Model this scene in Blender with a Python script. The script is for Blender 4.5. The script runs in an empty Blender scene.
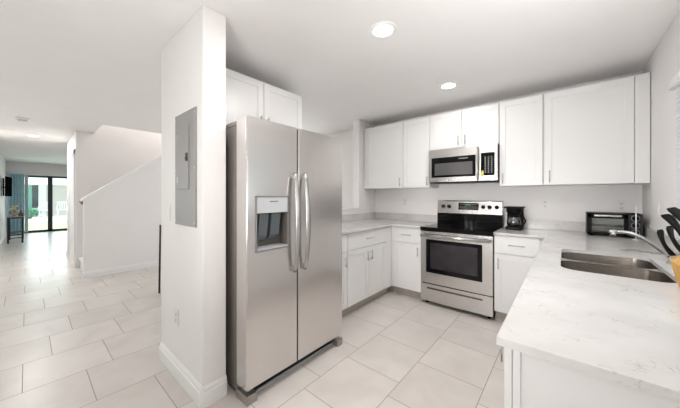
import bpy, bmesh, math, random
from mathutils import Vector, Matrix
random.seed(7)
SC = bpy.context.scene
COL = SC.collection
PI = math.pi

# ------------------------------------------------------------------ camera
cam_data = bpy.data.cameras.new('camera')
cam_data.sensor_width = 36.0
cam_data.lens = 36.0 * 266.0 / 680.0
cam_data.shift_y = -8.0 / 680.0
cam_data.clip_start = 0.02
cam = bpy.data.objects.new('camera', cam_data)
COL.objects.link(cam)
cam.location = (0, 0, 1.28)
cam.rotation_euler = (PI / 2, 0, math.radians(40.35))
SC.camera = cam

# ------------------------------------------------------------------ world, big lights, exposure
world = bpy.data.worlds.new('daylight')
SC.world = world
world.use_nodes = True
bg = world.node_tree.nodes['Background']
bg.inputs[0].default_value = (0.90, 0.96, 1.0, 1)
bg.inputs[1].default_value = 1.5
SC.view_settings.view_transform = 'Standard'
SC.view_settings.look = 'None'
SC.view_settings.gamma = 1.0
SC.view_settings.exposure = 0.08


def area(name, loc, target, sx, sy, power, col):
    d = bpy.data.lights.new(name, 'AREA')
    d.shape = 'RECTANGLE'
    d.size, d.size_y = sx, sy
    d.energy = power
    d.color = col
    o = bpy.data.objects.new(name, d)
    COL.objects.link(o)
    o.location = loc
    o.rotation_euler = (Vector(target) - Vector(loc)).to_track_quat('-Z', 'Y').to_euler()
    return o


area('daylight_hall_slider', (-14.55, 0.55, 1.05), (-5, 0.4, 0.7), 1.7, 1.9, 40, (0.88, 0.96, 1.0))
sd = bpy.data.lights.new('sun', 'SUN')
sd.energy = 4.5
sd.angle = math.radians(3)
sun = bpy.data.objects.new('sun', sd)
COL.objects.link(sun)
sun.location = (-10, 0, 8)
sun.rotation_euler = Vector((-0.5, 0.18, -1)).to_track_quat('-Z', 'Y').to_euler()
area('daylight_sink_window', (0.46, 1.42, 1.5), (-1.6, 1.95, 2.5), 0.90, 0.85, 5, (0.97, 0.99, 1.0))
area('fill_dining', (-4.4, 3.62, 1.4), (-4.4, 0, 1.4), 1.3, 1.4, 19, (0.98, 0.99, 1.0))  # added fill light on the dining side, source not seen
area('fill_side', (-7.42, -2.2, 1.3), (-1, 1.3, 1.3), 1.5, 1.5, 31, (1.0, 0.995, 0.985))  # added fill light from the left, out of view
area('fill_ceiling_near', (-0.50, -0.45, 1.0), (-0.9, 0.1, 3.0), 0.5, 0.4, 20, (1.0, 0.995, 0.985))  # added fill aimed at the ceiling from behind the viewer
fl = area('fill_ceiling_right', (0.30, 0.55, 1.2), (0.08, 1.75, 2.9), 0.35, 0.35, 4.5, (1.0, 0.995, 0.985))  # added fill that lifts the ceiling at the right
fl.data.spread = math.radians(84)
fl = area('fill_forward', (-0.75, -1.6, 1.3), (-0.75, 3.4, 1.15), 0.9, 0.9, 4.2, (1.0, 0.995, 0.985))  # added fill that lifts the wall under the upper cabinets
fl.data.spread = math.radians(45)


# ------------------------------------------------------------------ materials
def mat(name, col, rough=0.5, metal=0.0, spec=None, noise=0.0, nscale=8.0, bump=0.0, stretch=None, coat=0.0, emit=None, estr=0.0):
    m = bpy.data.materials.new(name)
    m.use_nodes = True
    nt = m.node_tree
    p = nt.nodes['Principled BSDF']
    p.inputs['Base Color'].default_value = (*col, 1)
    p.inputs['Roughness'].default_value = rough
    p.inputs['Metallic'].default_value = metal
    if spec is not None:
        p.inputs['Specular IOR Level'].default_value = spec
    if coat:
        p.inputs['Coat Weight'].default_value = coat
    if emit:
        p.inputs['Emission Color'].default_value = (*emit, 1)
        p.inputs['Emission Strength'].default_value = estr
    if noise or bump:
        tc = nt.nodes.new('ShaderNodeTexCoord')
        mp = nt.nodes.new('ShaderNodeMapping')
        if stretch:
            mp.inputs['Scale'].default_value = stretch
        nz = nt.nodes.new('ShaderNodeTexNoise')
        nz.inputs['Scale'].default_value = nscale
        nz.inputs['Detail'].default_value = 4
        nt.links.new(tc.outputs['Object'], mp.inputs['Vector'])
        nt.links.new(mp.outputs['Vector'], nz.inputs['Vector'])
        if noise:
            r = nt.nodes.new('ShaderNodeValToRGB')
            a = [max(0, c * (1 - noise)) for c in col]
            b = [min(1, c * (1 + noise)) for c in col]
            r.color_ramp.elements[0].color = (*a, 1)
            r.color_ramp.elements[1].color = (*b, 1)
            r.color_ramp.elements[0].position = 0.3
            r.color_ramp.elements[1].position = 0.7
            nt.links.new(nz.outputs['Fac'], r.inputs['Fac'])
            nt.links.new(r.outputs['Color'], p.inputs['Base Color'])
        if bump:
            b = nt.nodes.new('ShaderNodeBump')
            b.inputs['Strength'].default_value = bump
            b.inputs['Distance'].default_value = 0.01
            nt.links.new(nz.outputs['Fac'], b.inputs['Height'])
            nt.links.new(b.outputs['Normal'], p.inputs['Normal'])
    return m


def tile_material():
    m = bpy.data.materials.new('porcelain_tile')
    m.use_nodes = True
    nt = m.node_tree
    N, L = nt.nodes, nt.links
    p = N['Principled BSDF']
    tc = N.new('ShaderNodeTexCoord')
    sep = N.new('ShaderNodeSeparateXYZ')
    L.new(tc.outputs['Object'], sep.inputs[0])

    def op(kind, a, b=None):
        n = N.new('ShaderNodeMath')
        n.operation = kind
        for i, v in enumerate((a, b)):
            if v is None:
                continue
            if isinstance(v, (int, float)):
                n.inputs[i].default_value = v
            else:
                L.new(v, n.inputs[i])
        return n.outputs[0]
    T = 0.4555
    u = op('DIVIDE', op('SUBTRACT', -2.693, sep.outputs['X']), T)
    k = op('FLOOR', u)
    fu = op('SUBTRACT', u, k)
    v = op('DIVIDE', op('SUBTRACT', op('ADD', sep.outputs['Y'], 0.02), op('MULTIPLY', k, T / 3.0)), T)
    kv = op('FLOOR', v)
    fv = op('SUBTRACT', v, kv)
    g = 0.0023 / T
    du = op('MINIMUM', fu, op('SUBTRACT', 1.0, fu))
    dv = op('MINIMUM', fv, op('SUBTRACT', 1.0, fv))
    d = op('MINIMUM', du, dv)
    grout = op('LESS_THAN', d, g)
    cid = N.new('ShaderNodeCombineXYZ')
    L.new(k, cid.inputs[0])
    L.new(kv, cid.inputs[1])
    wn = N.new('ShaderNodeTexWhiteNoise')
    wn.noise_dimensions = '2D'
    L.new(cid.outputs[0], wn.inputs['Vector'])
    # marbled body, shifted tile by tile
    va = N.new('ShaderNodeVectorMath')
    va.operation = 'ADD'
    vs = N.new('ShaderNodeVectorMath')
    vs.operation = 'SCALE'
    L.new(wn.outputs['Color'], vs.inputs[0])
    vs.inputs['Scale'].default_value = 9.0
    L.new(tc.outputs['Object'], va.inputs[0])
    L.new(vs.outputs[0], va.inputs[1])
    nz = N.new('ShaderNodeTexNoise')
    nz.inputs['Scale'].default_value = 3.2
    nz.inputs['Detail'].default_value = 7
    nz.inputs['Distortion'].default_value = 0.7
    L.new(va.outputs[0], nz.inputs['Vector'])
    r = N.new('ShaderNodeValToRGB')
    r.color_ramp.elements[0].color = (0.625, 0.578, 0.54, 1)
    r.color_ramp.elements[1].color = (0.70, 0.655, 0.62, 1)
    r.color_ramp.elements[0].position = 0.34
    r.color_ramp.elements[1].position = 0.66
    L.new(nz.outputs['Fac'], r.inputs['Fac'])
    hs = N.new('ShaderNodeHueSaturation')
    L.new(r.outputs['Color'], hs.inputs['Color'])
    L.new(op('ADD', 0.965, op('MULTIPLY', wn.outputs['Value'], 0.07)), hs.inputs['Value'])
    mx = N.new('ShaderNodeMix')
    mx.data_type = 'RGBA'
    L.new(grout, mx.inputs['Factor'])
    L.new(hs.outputs['Color'], mx.inputs['A'])
    mx.inputs['B'].default_value = (0.35, 0.30, 0.25, 1)
    L.new(mx.outputs['Result'], p.inputs['Base Color'])
    L.new(op('ADD', 0.30, op('MULTIPLY', grout, 0.5)), p.inputs['Roughness'])
    b = N.new('ShaderNodeBump')
    b.inputs['Strength'].default_value = 0.3
    b.inputs['Distance'].default_value = 0.002
    L.new(op('SUBTRACT', 1.0, grout), b.inputs['Height'])
    L.new(b.outputs['Normal'], p.inputs['Normal'])
    return m


def quartz_material():
    m = bpy.data.materials.new('white_quartz')
    m.use_nodes = True
    nt = m.node_tree
    N, L = nt.nodes, nt.links
    p = N['Principled BSDF']
    p.inputs['Roughness'].default_value = 0.16
    tc = N.new('ShaderNodeTexCoord')
    n1 = N.new('ShaderNodeTexNoise')
    n1.inputs['Scale'].default_value = 11.0
    n1.inputs['Detail'].default_value = 8
    n1.inputs['Roughness'].default_value = 0.62
    n1.inputs['Distortion'].default_value = 1.6
    L.new(tc.outputs['Object'], n1.inputs['Vector'])
    vein = N.new('ShaderNodeValToRGB')          # a thin band of the noise makes broken veins
    e = vein.color_ramp.elements
    e[0].position, e[0].color = 0.485, (0, 0, 0, 1)
    e[1].position, e[1].color = 0.5, (1, 1, 1, 1)
    x = vein.color_ramp.elements.new(0.515)
    x.color = (0, 0, 0, 1)
    L.new(n1.outputs['Fac'], vein.inputs['Fac'])
    n2 = N.new('ShaderNodeTexNoise')
    n2.inputs['Scale'].default_value = 13.0
    n2.inputs['Detail'].default_value = 3
    L.new(tc.outputs['Object'], n2.inputs['Vector'])
    msk = N.new('ShaderNodeValToRGB')
    msk.color_ramp.elements[0].position = 0.52
    msk.color_ramp.elements[1].position = 0.68
    L.new(n2.outputs['Fac'], msk.inputs['Fac'])
    mu = N.new('ShaderNodeMath')
    mu.operation = 'MULTIPLY'
    L.new(vein.outputs['Color'], mu.inputs[0])
    L.new(msk.outputs['Color'], mu.inputs[1])
    m2 = N.new('ShaderNodeMath')
    m2.operation = 'MULTIPLY'
    L.new(mu.outputs[0], m2.inputs[0])
    m2.inputs[1].default_value = 0.8
    n3 = N.new('ShaderNodeTexNoise')
    n3.inputs['Scale'].default_value = 5.0
    n3.inputs['Detail'].default_value = 6
    L.new(tc.outputs['Object'], n3.inputs['Vector'])
    base = N.new('ShaderNodeValToRGB')
    base.color_ramp.elements[0].color = (0.61, 0.588, 0.572, 1)
    base.color_ramp.elements[1].color = (0.69, 0.67, 0.655, 1)
    base.color_ramp.elements[0].position = 0.35
    base.color_ramp.elements[1].position = 0.65
    L.new(n3.outputs['Fac'], base.inputs['Fac'])
    mx = N.new('ShaderNodeMix')
    mx.data_type = 'RGBA'
    L.new(m2.outputs[0], mx.inputs['Factor'])
    L.new(base.outputs['Color'], mx.inputs['A'])
    mx.inputs['B'].default_value = (0.30, 0.28, 0.26, 1)
    L.new(mx.outputs['Result'], p.inputs['Base Color'])
    return m


def steel_material(name, col, rough, stretch, wavy):
    """brushed steel: fine streaks along the grain, a slow wave in the sheet"""
    m = bpy.data.materials.new(name)
    m.use_nodes = True
    nt = m.node_tree
    N, L = nt.nodes, nt.links
    p = N['Principled BSDF']
    p.inputs['Base Color'].default_value = (*col, 1)
    p.inputs['Metallic'].default_value = 1.0
    tc = N.new('ShaderNodeTexCoord')
    mp = N.new('ShaderNodeMapping')
    mp.inputs['Scale'].default_value = stretch
    L.new(tc.outputs['Object'], mp.inputs['Vector'])
    n1 = N.new('ShaderNodeTexNoise')
    n1.inputs['Scale'].default_value = 60
    n1.inputs['Detail'].default_value = 3
    L.new(mp.outputs['Vector'], n1.inputs['Vector'])
    mr = N.new('ShaderNodeMapRange')
    mr.inputs['To Min'].default_value = rough - 0.012
    mr.inputs['To Max'].default_value = rough + 0.018
    L.new(n1.outputs['Fac'], mr.inputs['Value'])
    L.new(mr.outputs['Result'], p.inputs['Roughness'])
    if wavy:
        mp2 = N.new('ShaderNodeMapping')
        mp2.inputs['Scale'].default_value = (1, 0.35, 2.2)
        L.new(tc.outputs['Object'], mp2.inputs['Vector'])
        n2 = N.new('ShaderNodeTexNoise')
        n2.inputs['Scale'].default_value = 3.5
        n2.inputs['Detail'].default_value = 1.5
        L.new(mp2.outputs['Vector'], n2.inputs['Vector'])
        b = N.new('ShaderNodeBump')
        b.inputs['Strength'].default_value = wavy
        b.inputs['Distance'].default_value = 0.02
        L.new(n2.outputs['Fac'], b.inputs['Height'])
        L.new(b.outputs['Normal'], p.inputs['Normal'])
    return m


def glass_material(name, tint, gloss=0.08):
    m = bpy.data.materials.new(name)
    m.use_nodes = True
    nt = m.node_tree
    N, L = nt.nodes, nt.links
    N.remove(N['Principled BSDF'])
    out = N['Material Output']
    t = N.new('ShaderNodeBsdfTransparent')
    t.inputs[0].default_value = (*tint, 1)
    gl = N.new('ShaderNodeBsdfGlossy')
    gl.inputs['Roughness'].default_value = 0.03
    mx = N.new('ShaderNodeMixShader')
    lw = N.new('ShaderNodeLayerWeight')
    lw.inputs['Blend'].default_value = 0.25
    mul = N.new('ShaderNodeMath')
    mul.operation = 'MULTIPLY_ADD'
    L.new(lw.outputs['Fresnel'], mul.inputs[0])
    mul.inputs[1].default_value = 0.6
    mul.inputs[2].default_value = gloss
    L.new(mul.outputs[0], mx.inputs[0])
    L.new(t.outputs[0], mx.inputs[1])
    L.new(gl.outputs[0], mx.inputs[2])
    L.new(mx.outputs[0], out.inputs['Surface'])
    return m


M = {}
M['wall'] = mat('wall_paint', (0.86, 0.833, 0.82), 0.6, noise=0.012, nscale=3, bump=0.02)
M['ceil'] = mat('ceiling_paint', (0.87, 0.848, 0.836), 0.75, noise=0.012, nscale=3, bump=0.03)
M['trim'] = mat('trim_paint', (0.87, 0.86, 0.85), 0.35)
M['cab'] = mat('cabinet_paint', (0.785, 0.775, 0.765), 0.33, noise=0.006, nscale=5)
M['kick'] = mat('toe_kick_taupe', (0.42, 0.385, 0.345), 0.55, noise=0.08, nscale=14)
M['nickel'] = mat('satin_nickel', (0.56, 0.55, 0.53), 0.28, 1.0)
M['tile'] = tile_material()
M['quartz'] = quartz_material()
M['steel'] = steel_material('fridge_steel', (0.70, 0.675, 0.66), 0.24, (1, 0.04, 1.6), 0.05)
M['steel_x'] = steel_material('range_steel', (0.62, 0.605, 0.59), 0.26, (0.04, 1, 1.6), 0.0)
M['steel_side'] = mat('fridge_cabinet_grey', (0.40, 0.37, 0.34), 0.42, 0.75, noise=0.02)
M['chrome'] = mat('chrome', (0.72, 0.72, 0.72), 0.12, 1.0)
M['handle_steel'] = mat('handle_steel', (0.52, 0.505, 0.495), 0.27, 1.0)
M['sink'] = steel_material('sink_steel', (0.50, 0.47, 0.44), 0.21, (0.05, 1, 1), 0.0)
M['black'] = mat('black_plastic', (0.006, 0.006, 0.0065), 0.45, spec=0.12)
M['matteblack'] = mat('matte_black', (0.006, 0.006, 0.006), 0.8, spec=0.0)
M['blackglass'] = mat('black_glass', (0.004, 0.004, 0.0045), 0.07, spec=0.22)
M['ovenglass'] = mat('oven_window', (0.030, 0.026, 0.030), 0.10, spec=0.5, noise=0.25, nscale=6)
M['mwglass'] = mat('microwave_window', (0.085, 0.08, 0.08), 0.22, spec=0.7)
M['ring'] = mat('burner_print', (0.06, 0.06, 0.06), 0.2)
M['dark'] = mat('dark_grey_plastic', (0.028, 0.028, 0.03), 0.45, spec=0.25)
M['grey'] = mat('grey_plastic', (0.42, 0.42, 0.43), 0.4)
M['panelgrey'] = mat('panel_grey_paint', (0.30, 0.29, 0.282), 0.5, 0.0, noise=0.03)
M['plate'] = mat('cover_plate', (0.82, 0.80, 0.785), 0.35)
M['slot'] = mat('slot_dark', (0.10, 0.09, 0.085), 0.6)
M['wood'] = mat('maple_block', (0.68, 0.40, 0.10), 0.4, noise=0.12, nscale=6, stretch=(6, 6, 1))
M['railwood'] = mat('rail_wood', (0.36, 0.13, 0.045), 0.4, noise=0.15, nscale=10)
M['lens'] = mat('lamp_lens', (0.9, 0.9, 0.9), 0.5, emit=(1, 0.98, 0.95), estr=9)
M['green_led'] = mat('clock_digits', (0.02, 0.1, 0.03), 0.5, emit=(0.25, 0.9, 0.25), estr=0.3)
M['print'] = mat('pale_print', (0.55, 0.55, 0.55), 0.5)
M['yellow'] = mat('yellow_sticker', (0.75, 0.75, 0.06), 0.5)
M['glass'] = glass_material('window_glass', (0.91, 0.965, 0.95), 0.04)
M['clearglass'] = glass_material('carafe_glass', (0.75, 0.76, 0.78), 0.14)
M['ovenpane'] = glass_material('toaster_pane', (0.95, 0.96, 0.95), 0.04)
M['frame'] = mat('dark_bronze_frame', (0.022, 0.030, 0.032), 0.4)
M['curtain'] = mat('pale_blue_curtain', (0.42, 0.62, 0.70), 0.85, noise=0.08, nscale=4)
M['sheer'] = mat('white_sheer', (0.72, 0.80, 0.83), 0.85)
M['blackmetal'] = mat('black_metal', (0.018, 0.018, 0.020), 0.45, 0.3)
M['tabletop'] = mat('weathered_top', (0.36, 0.34, 0.31), 0.6, noise=0.2, nscale=9)
M['ceramic'] = mat('brown_ceramic', (0.10, 0.06, 0.04), 0.4)
M['vase'] = mat('tan_vase', (0.42, 0.32, 0.20), 0.5)
M['petal'] = mat('cream_petals', (0.80, 0.66, 0.38), 0.7)
M['leaf'] = mat('dry_stem', (0.25, 0.26, 0.09), 0.7)
M['slat'] = mat('blind_slats', (0.80, 0.85, 0.87), 0.5)
M['grass'] = mat('lawn_grass', (0.50, 0.62, 0.36), 0.9, noise=0.3, nscale=30, bump=0.4)
M['concrete'] = mat('patio_concrete', (0.72, 0.70, 0.68), 0.8, noise=0.06)
M['stucco'] = mat('outside_stucco', (0.62, 0.60, 0.56), 0.85, noise=0.04, nscale=20)
M['soffit'] = mat('white_soffit', (0.85, 0.85, 0.85), 0.7)
M['teal'] = mat('teal_shade', (0.16, 0.42, 0.36), 0.6)
M['darkglass'] = mat('dark_far_glass', (0.03, 0.06, 0.06), 0.08)
M['white'] = mat('white_enamel', (0.85, 0.85, 0.85), 0.3)
M['hedge'] = mat('hedge_leaves', (0.05, 0.22, 0.12), 0.8, noise=0.4, nscale=14)
M['racksteel'] = mat('rack_wire', (0.36, 0.35, 0.34), 0.3, 0.9)
M['toasterin'] = mat('toaster_lining', (0.78, 0.79, 0.76), 0.4, 0.0)


# ------------------------------------------------------------------ mesh helpers
class MB:
    """collects shapes in world coordinates (or through a frame) and links them as one mesh"""
    def __init__(self, T=None):
        self.bm = bmesh.new()
        self.T = T

    def _add(self, tmp, smooth=False):
        if self.T:
            for v in tmp.verts:
                v.co = Vector(self.T(*v.co))
            bmesh.ops.recalc_face_normals(tmp, faces=tmp.faces)
        if smooth:
            for f in tmp.faces:
                f.smooth = True
        me = bpy.data.meshes.new('tmp')
        tmp.to_mesh(me)
        tmp.free()
        self.bm.from_mesh(me)
        bpy.data.meshes.remove(me)
        return self

    def box(self, a, b, bev=0.0, seg=2, smooth=False):
        t = bmesh.new()
        lo = [min(a[i], b[i]) for i in range(3)]
        hi = [max(a[i], b[i]) for i in range(3)]
        vs = [t.verts.new((x, y, z)) for x in (lo[0], hi[0]) for y in (lo[1], hi[1]) for z in (lo[2], hi[2])]
        for q in ((0, 1, 3, 2), (4, 6, 7, 5), (0, 4, 5, 1), (2, 3, 7, 6), (0, 2, 6, 4), (1, 5, 7, 3)):
            t.faces.new([vs[i] for i in q])
        bmesh.ops.recalc_face_normals(t, faces=t.faces)
        if bev > 0:
            bmesh.ops.bevel(t, geom=list(t.edges), offset=bev, segments=seg, profile=0.5, affect='EDGES')
        return self._add(t, smooth)

    def prism(self, poly, axis, lo, hi, bev=0.0):
        """poly in the two other axes (in order), extruded along axis"""
        t = bmesh.new()
        rest = [i for i in range(3) if i != axis]
        rings = []
        for h in (lo, hi):
            ring = []
            for p in poly:
                c = [0, 0, 0]
                c[axis] = h
                c[rest[0]], c[rest[1]] = p
                ring.append(t.verts.new(c))
            rings.append(ring)
        n = len(poly)
        t.faces.new(rings[0][::-1])
        t.faces.new(rings[1])
        for i in range(n):
            t.faces.new((rings[0][i], rings[0][(i + 1) % n], rings[1][(i + 1) % n], rings[1][i]))
        bmesh.ops.recalc_face_normals(t, faces=t.faces)
        if bev:
            bmesh.ops.bevel(t, geom=list(t.edges), offset=bev, segments=2, profile=0.5, affect='EDGES')
        return self._add(t)

    def tube(self, pts, r, n=12, closed=False, flat=None):
        """swept circle; r number or list; flat=(sx, sy) squashes the section"""
        t = bmesh.new()
        P = [Vector(p) for p in pts]
        R = r if isinstance(r, (list, tuple)) else [r] * len(P)
        rings = []
        up = None
        for i, p in enumerate(P):
            if closed:
                d = P[(i + 1) % len(P)] - P[i - 1]
            else:
                d = P[min(i + 1, len(P) - 1)] - P[max(i - 1, 0)]
            d.normalize()
            if up is None:
                ref = Vector((0, 0, 1)) if abs(d.z) < 0.9 else Vector((1, 0, 0))
                up = (ref - d * ref.dot(d)).normalized()
            else:
                up = (up - d * up.dot(d)).normalized()
            side = d.cross(up)
            fx, fy = flat or (1, 1)
            rings.append([t.verts.new(p + side * math.cos(2 * PI * j / n) * R[i] * fx + up * math.sin(2 * PI * j / n) * R[i] * fy) for j in range(n)])
        m = len(P)
        for i in range(m if closed else m - 1):
            a, b = rings[i], rings[(i + 1) % m]
            for j in range(n):
                t.faces.new((a[j], a[(j + 1) % n], b[(j + 1) % n], b[j]))
        if not closed:
            t.faces.new(rings[0][::-1])
            t.faces.new(rings[-1])
        bmesh.ops.recalc_face_normals(t, faces=t.faces)
        return self._add(t, True)

    def lathe(self, c, prof, n=32, axis=2, smooth=True):
        """prof: (radius, height) from bottom to top round centre c along axis"""
        t = bmesh.new()
        rings = []
        rest = [i for i in range(3) if i != axis]
        for r, h in prof:
            if r <= 1e-6:
                p = list(c)
                p[axis] += h
                rings.append([t.verts.new(p)])
                continue
            ring = []
            for j in range(n):
                p = list(c)
                p[axis] += h
                p[rest[0]] += r * math.cos(2 * PI * j / n)
                p[rest[1]] += r * math.sin(2 * PI * j / n)
                ring.append(t.verts.new(p))
            rings.append(ring)
        for a, b in zip(rings, rings[1:]):
            for j in range(n):
                k = (j + 1) % n
                if len(a) == 1 and len(b) == 1:
                    continue
                if len(a) == 1:
                    t.faces.new((a[0], b[j], b[k]))
                elif len(b) == 1:
                    t.faces.new((a[j], a[k], b[0]))
                else:
                    t.faces.new((a[j], a[k], b[k], b[j]))
        if len(rings[0]) > 1:
            t.faces.new(rings[0][::-1])
        if len(rings[-1]) > 1:
            t.faces.new(rings[-1])
        bmesh.ops.recalc_face_normals(t, faces=t.faces)
        return self._add(t, smooth)

    def loft(self, loops, cap0=False, cap1=False, smooth=True):
        t = bmesh.new()
        R = [[t.verts.new(p) for p in lp] for lp in loops]
        n = len(R[0])
        for a, b in zip(R, R[1:]):
            for j in range(n):
                t.faces.new((a[j], a[(j + 1) % n], b[(j + 1) % n], b[j]))
        if cap0:
            t.faces.new(R[0][::-1])
        if cap1:
            t.faces.new(R[-1])
        bmesh.ops.recalc_face_normals(t, faces=t.faces)
        return self._add(t, smooth)

    def slab(self, outer, holes, z0, z1):
        """flat plate with holes"""
        t = bmesh.new()
        edges = []
        for loop in [outer] + holes:
            vs = [t.verts.new((x, y, z0)) for x, y in loop]
            for i in range(len(vs)):
                edges.append(t.edges.new((vs[i], vs[(i + 1) % len(vs)])))
        bmesh.ops.triangle_fill(t, use_beauty=True, use_dissolve=False, edges=edges)
        ext = bmesh.ops.extrude_face_region(t, geom=list(t.faces))
        bmesh.ops.translate(t, vec=(0, 0, z1 - z0), verts=[g for g in ext['geom'] if isinstance(g, bmesh.types.BMVert)])
        bmesh.ops.recalc_face_normals(t, faces=t.faces)
        return self._add(t)

    def build(self, name, m, parent=None, autosmooth=False):
        root = parent
        off = Vector((0, 0, 0))
        while root is not None:
            off += root.location
            root = root.parent
        if off.length > 0:
            bmesh.ops.translate(self.bm, vec=-off, verts=self.bm.verts)
        me = bpy.data.meshes.new(name)
        self.bm.to_mesh(me)
        self.bm.free()
        me.materials.append(m)
        o = bpy.data.objects.new(name, me)
        COL.objects.link(o)
        if parent is not None:
            o.parent = parent
        return o


def rr(x0, x1, y0, y1, r, n=6):
    pts = []
    for cx, cy, a in ((x1 - r, y1 - r, 0), (x0 + r, y1 - r, PI / 2), (x0 + r, y0 + r, PI), (x1 - r, y0 + r, 1.5 * PI)):
        for i in range(n + 1):
            t = a + PI / 2 * i / n
            pts.append((cx + r * math.cos(t), cy + r * math.sin(t)))
    return pts


def tag(o, label, cat, group=None, kind=None):
    o['label'] = label
    o['category'] = cat
    if group:
        o['group'] = group
    if kind:
        o['kind'] = kind
    return o


def thing(name, loc, label, cat, group=None):
    o = bpy.data.objects.new(name, None)
    o.empty_display_size = 0.05
    COL.objects.link(o)
    o.location = loc
    return tag(o, label, cat, group)


def struct(name, mb, m, label, cat, parent=None):
    o = mb.build(name, m, parent)
    if parent is None:
        o['kind'] = 'structure'
        tag(o, label, cat)
    return o


def text_part(name, body, size, loc, rot, m, parent, ext=0.0004):
    c = bpy.data.curves.new('lettering', 'FONT')
    c.body = body
    c.size = size
    c.extrude = ext
    c.align_x, c.align_y = 'CENTER', 'CENTER'
    tmp = bpy.data.objects.new('lettering', c)
    COL.objects.link(tmp)
    dg = bpy.context.evaluated_depsgraph_get()
    me = bpy.data.meshes.new_from_object(tmp.evaluated_get(dg))
    bpy.data.objects.remove(tmp)
    o = bpy.data.objects.new(name, me)
    me.materials.clear()
    me.materials.append(m)
    COL.objects.link(o)
    o.parent = parent
    off = Vector((0, 0, 0))
    r = parent
    while r is not None:
        off += r.location
        r = r.parent
    o.location = Vector(loc) - off
    o.rotation_euler = rot
    return o


# ------------------------------------------------------------------ the shell
XR, YB, ZC = 0.54, 3.70, 2.44
XS = -14.2                                   # wall with the patio slider
o = struct('floor', MB().box((XS - 0.12, -3.6, -0.1), (XR + 0.12, YB + 0.12, 0)), M['tile'], 'pale beige square porcelain tile floor in offset rows', 'floor')
# ceiling with an opening over the stair
OPX0, OPX1, OPY = -6.65, -5.75, 0.80
struct('ceiling', MB().slab([(XS - 0.12, -3.6), (XR + 0.12, -3.6), (XR + 0.12, YB + 0.12), (XS - 0.12, YB + 0.12)],
                            [[(OPX0 - 0.05, OPY), (OPX1, OPY), (OPX1, YB - 0.01), (OPX0 - 0.05, YB - 0.01)]], ZC, ZC + 0.12), M['ceil'],
       'smooth pale ceiling over kitchen and hall', 'ceiling')
struct('wall_back', MB().box((XS, YB, 0), (-5.1, YB + 0.12, 4.0)).box((-3.7, YB, 0), (XR + 0.12, YB + 0.12, 4.0)).box((-5.1, YB, 0), (-3.7, YB + 0.12, 0.65)).box((-5.1, YB, 2.15), (-3.7, YB + 0.12, 4.0)), M['wall'], 'white painted back wall behind the range and upper cabinets', 'wall')
WY0, WY1, WZ0, WZ1 = 0.92, 2.52, 1.06, 1.96
struct('wall_right', MB().box((XR, -3.6, 0), (XR + 0.12, WY0, ZC)).box((XR, WY1, 0), (XR + 0.12, YB, ZC))
       .box((XR, WY0, 0), (XR + 0.12, WY1, WZ0)).box((XR, WY0, WZ1), (XR + 0.12, WY1, ZC)), M['wall'],
       'white painted right wall with the sink window', 'wall')
FX0, FX1, FZ = -4.9, -2.7, 2.2
struct('wall_front', MB().box((-7.5, -3.6, 0), (FX0, -3.5, ZC)).box((FX1, -3.6, 0), (XR, -3.5, ZC)).box((FX0, -3.6, FZ), (FX1, -3.5, ZC)), M['wall'],
       'white wall behind the viewer with a wide window opening added for light', 'wall')
struct('wall_left', MB().box((XS, -0.57, 0), (-7.5, -0.45, ZC)), M['wall'],
       'white hall wall carrying the television bracket', 'wall')
struct('wall_side', MB().box((-7.62, -1.4, 0), (-7.5, -0.57, ZC)).box((-7.62, -3.6, 0), (-7.5, -3.0, ZC)).box((-7.62, -3.0, 0), (-7.5, -1.4, 0.5)).box((-7.62, -3.0, 2.1), (-7.5, -1.4, ZC)), M['wall'],
       'white wall with an added window behind the hall corner, out of view', 'wall')
SY0, SY1, SZ = -0.36, 1.46, 2.0
struct('wall_far', MB().box((XS - 0.12, -0.57, 0), (XS, SY0, ZC)).box((XS - 0.12, SY1, 0), (XS, YB, ZC)).box((XS - 0.12, SY0, SZ), (XS, SY1, ZC)), M['wall'],
       'white wall at the hall end around the patio slider', 'wall')
struct('wall_hall', MB().box((-8.25, 0.565, 0), (OPX0, YB, 4.0)), M['wall'], 'white wall block along the hall beside the stair', 'wall')
struct('wall_upstairs', MB().box((OPX0, YB - 0.02, ZC), (OPX1 + 0.1, YB, 4.0)).box((OPX1, OPY - 0.1, ZC + 0.12), (OPX1 + 0.1, YB, 4.0))
       .box((OPX0, OPY - 0.1, ZC + 0.12), (OPX1, OPY, 4.0)).box((OPX0 - 0.1, OPY - 0.1, 4.0), (OPX1 + 0.1, YB, 4.1)), M['wall'],
       'white upper stairwell walls above the ceiling opening', 'wall')
# stub wall beside the fridge, wall behind it, half wall, column
struct('wall_stub', MB().box((-2.445, 0.69, 0), (-1.677, 0.835, ZC), 0.004), M['wall'], 'white wall stub left of the refrigerator carrying the grey breaker panel', 'wall')
struct('wall_alcove', MB().box((-2.51, 0.835, 0), (-2.39, 1.95, ZC)), M['wall'], 'white wall behind the refrigerator', 'wall')
struct('wall_half', MB().box((-2.51, 1.95, 0), (-2.39, 3.26, 1.08)).box((-2.53, 1.95, 1.08), (-2.375, 3.26, 1.10), 0.003), M['wall'],
       'low white half wall with a cap behind the left counter', 'wall')
struct('wall_column', MB().box((-2.51, 3.26, 0), (-2.39, YB, ZC), 0.003), M['wall'], 'white wall end rising from the half wall to the ceiling', 'wall')


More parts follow.
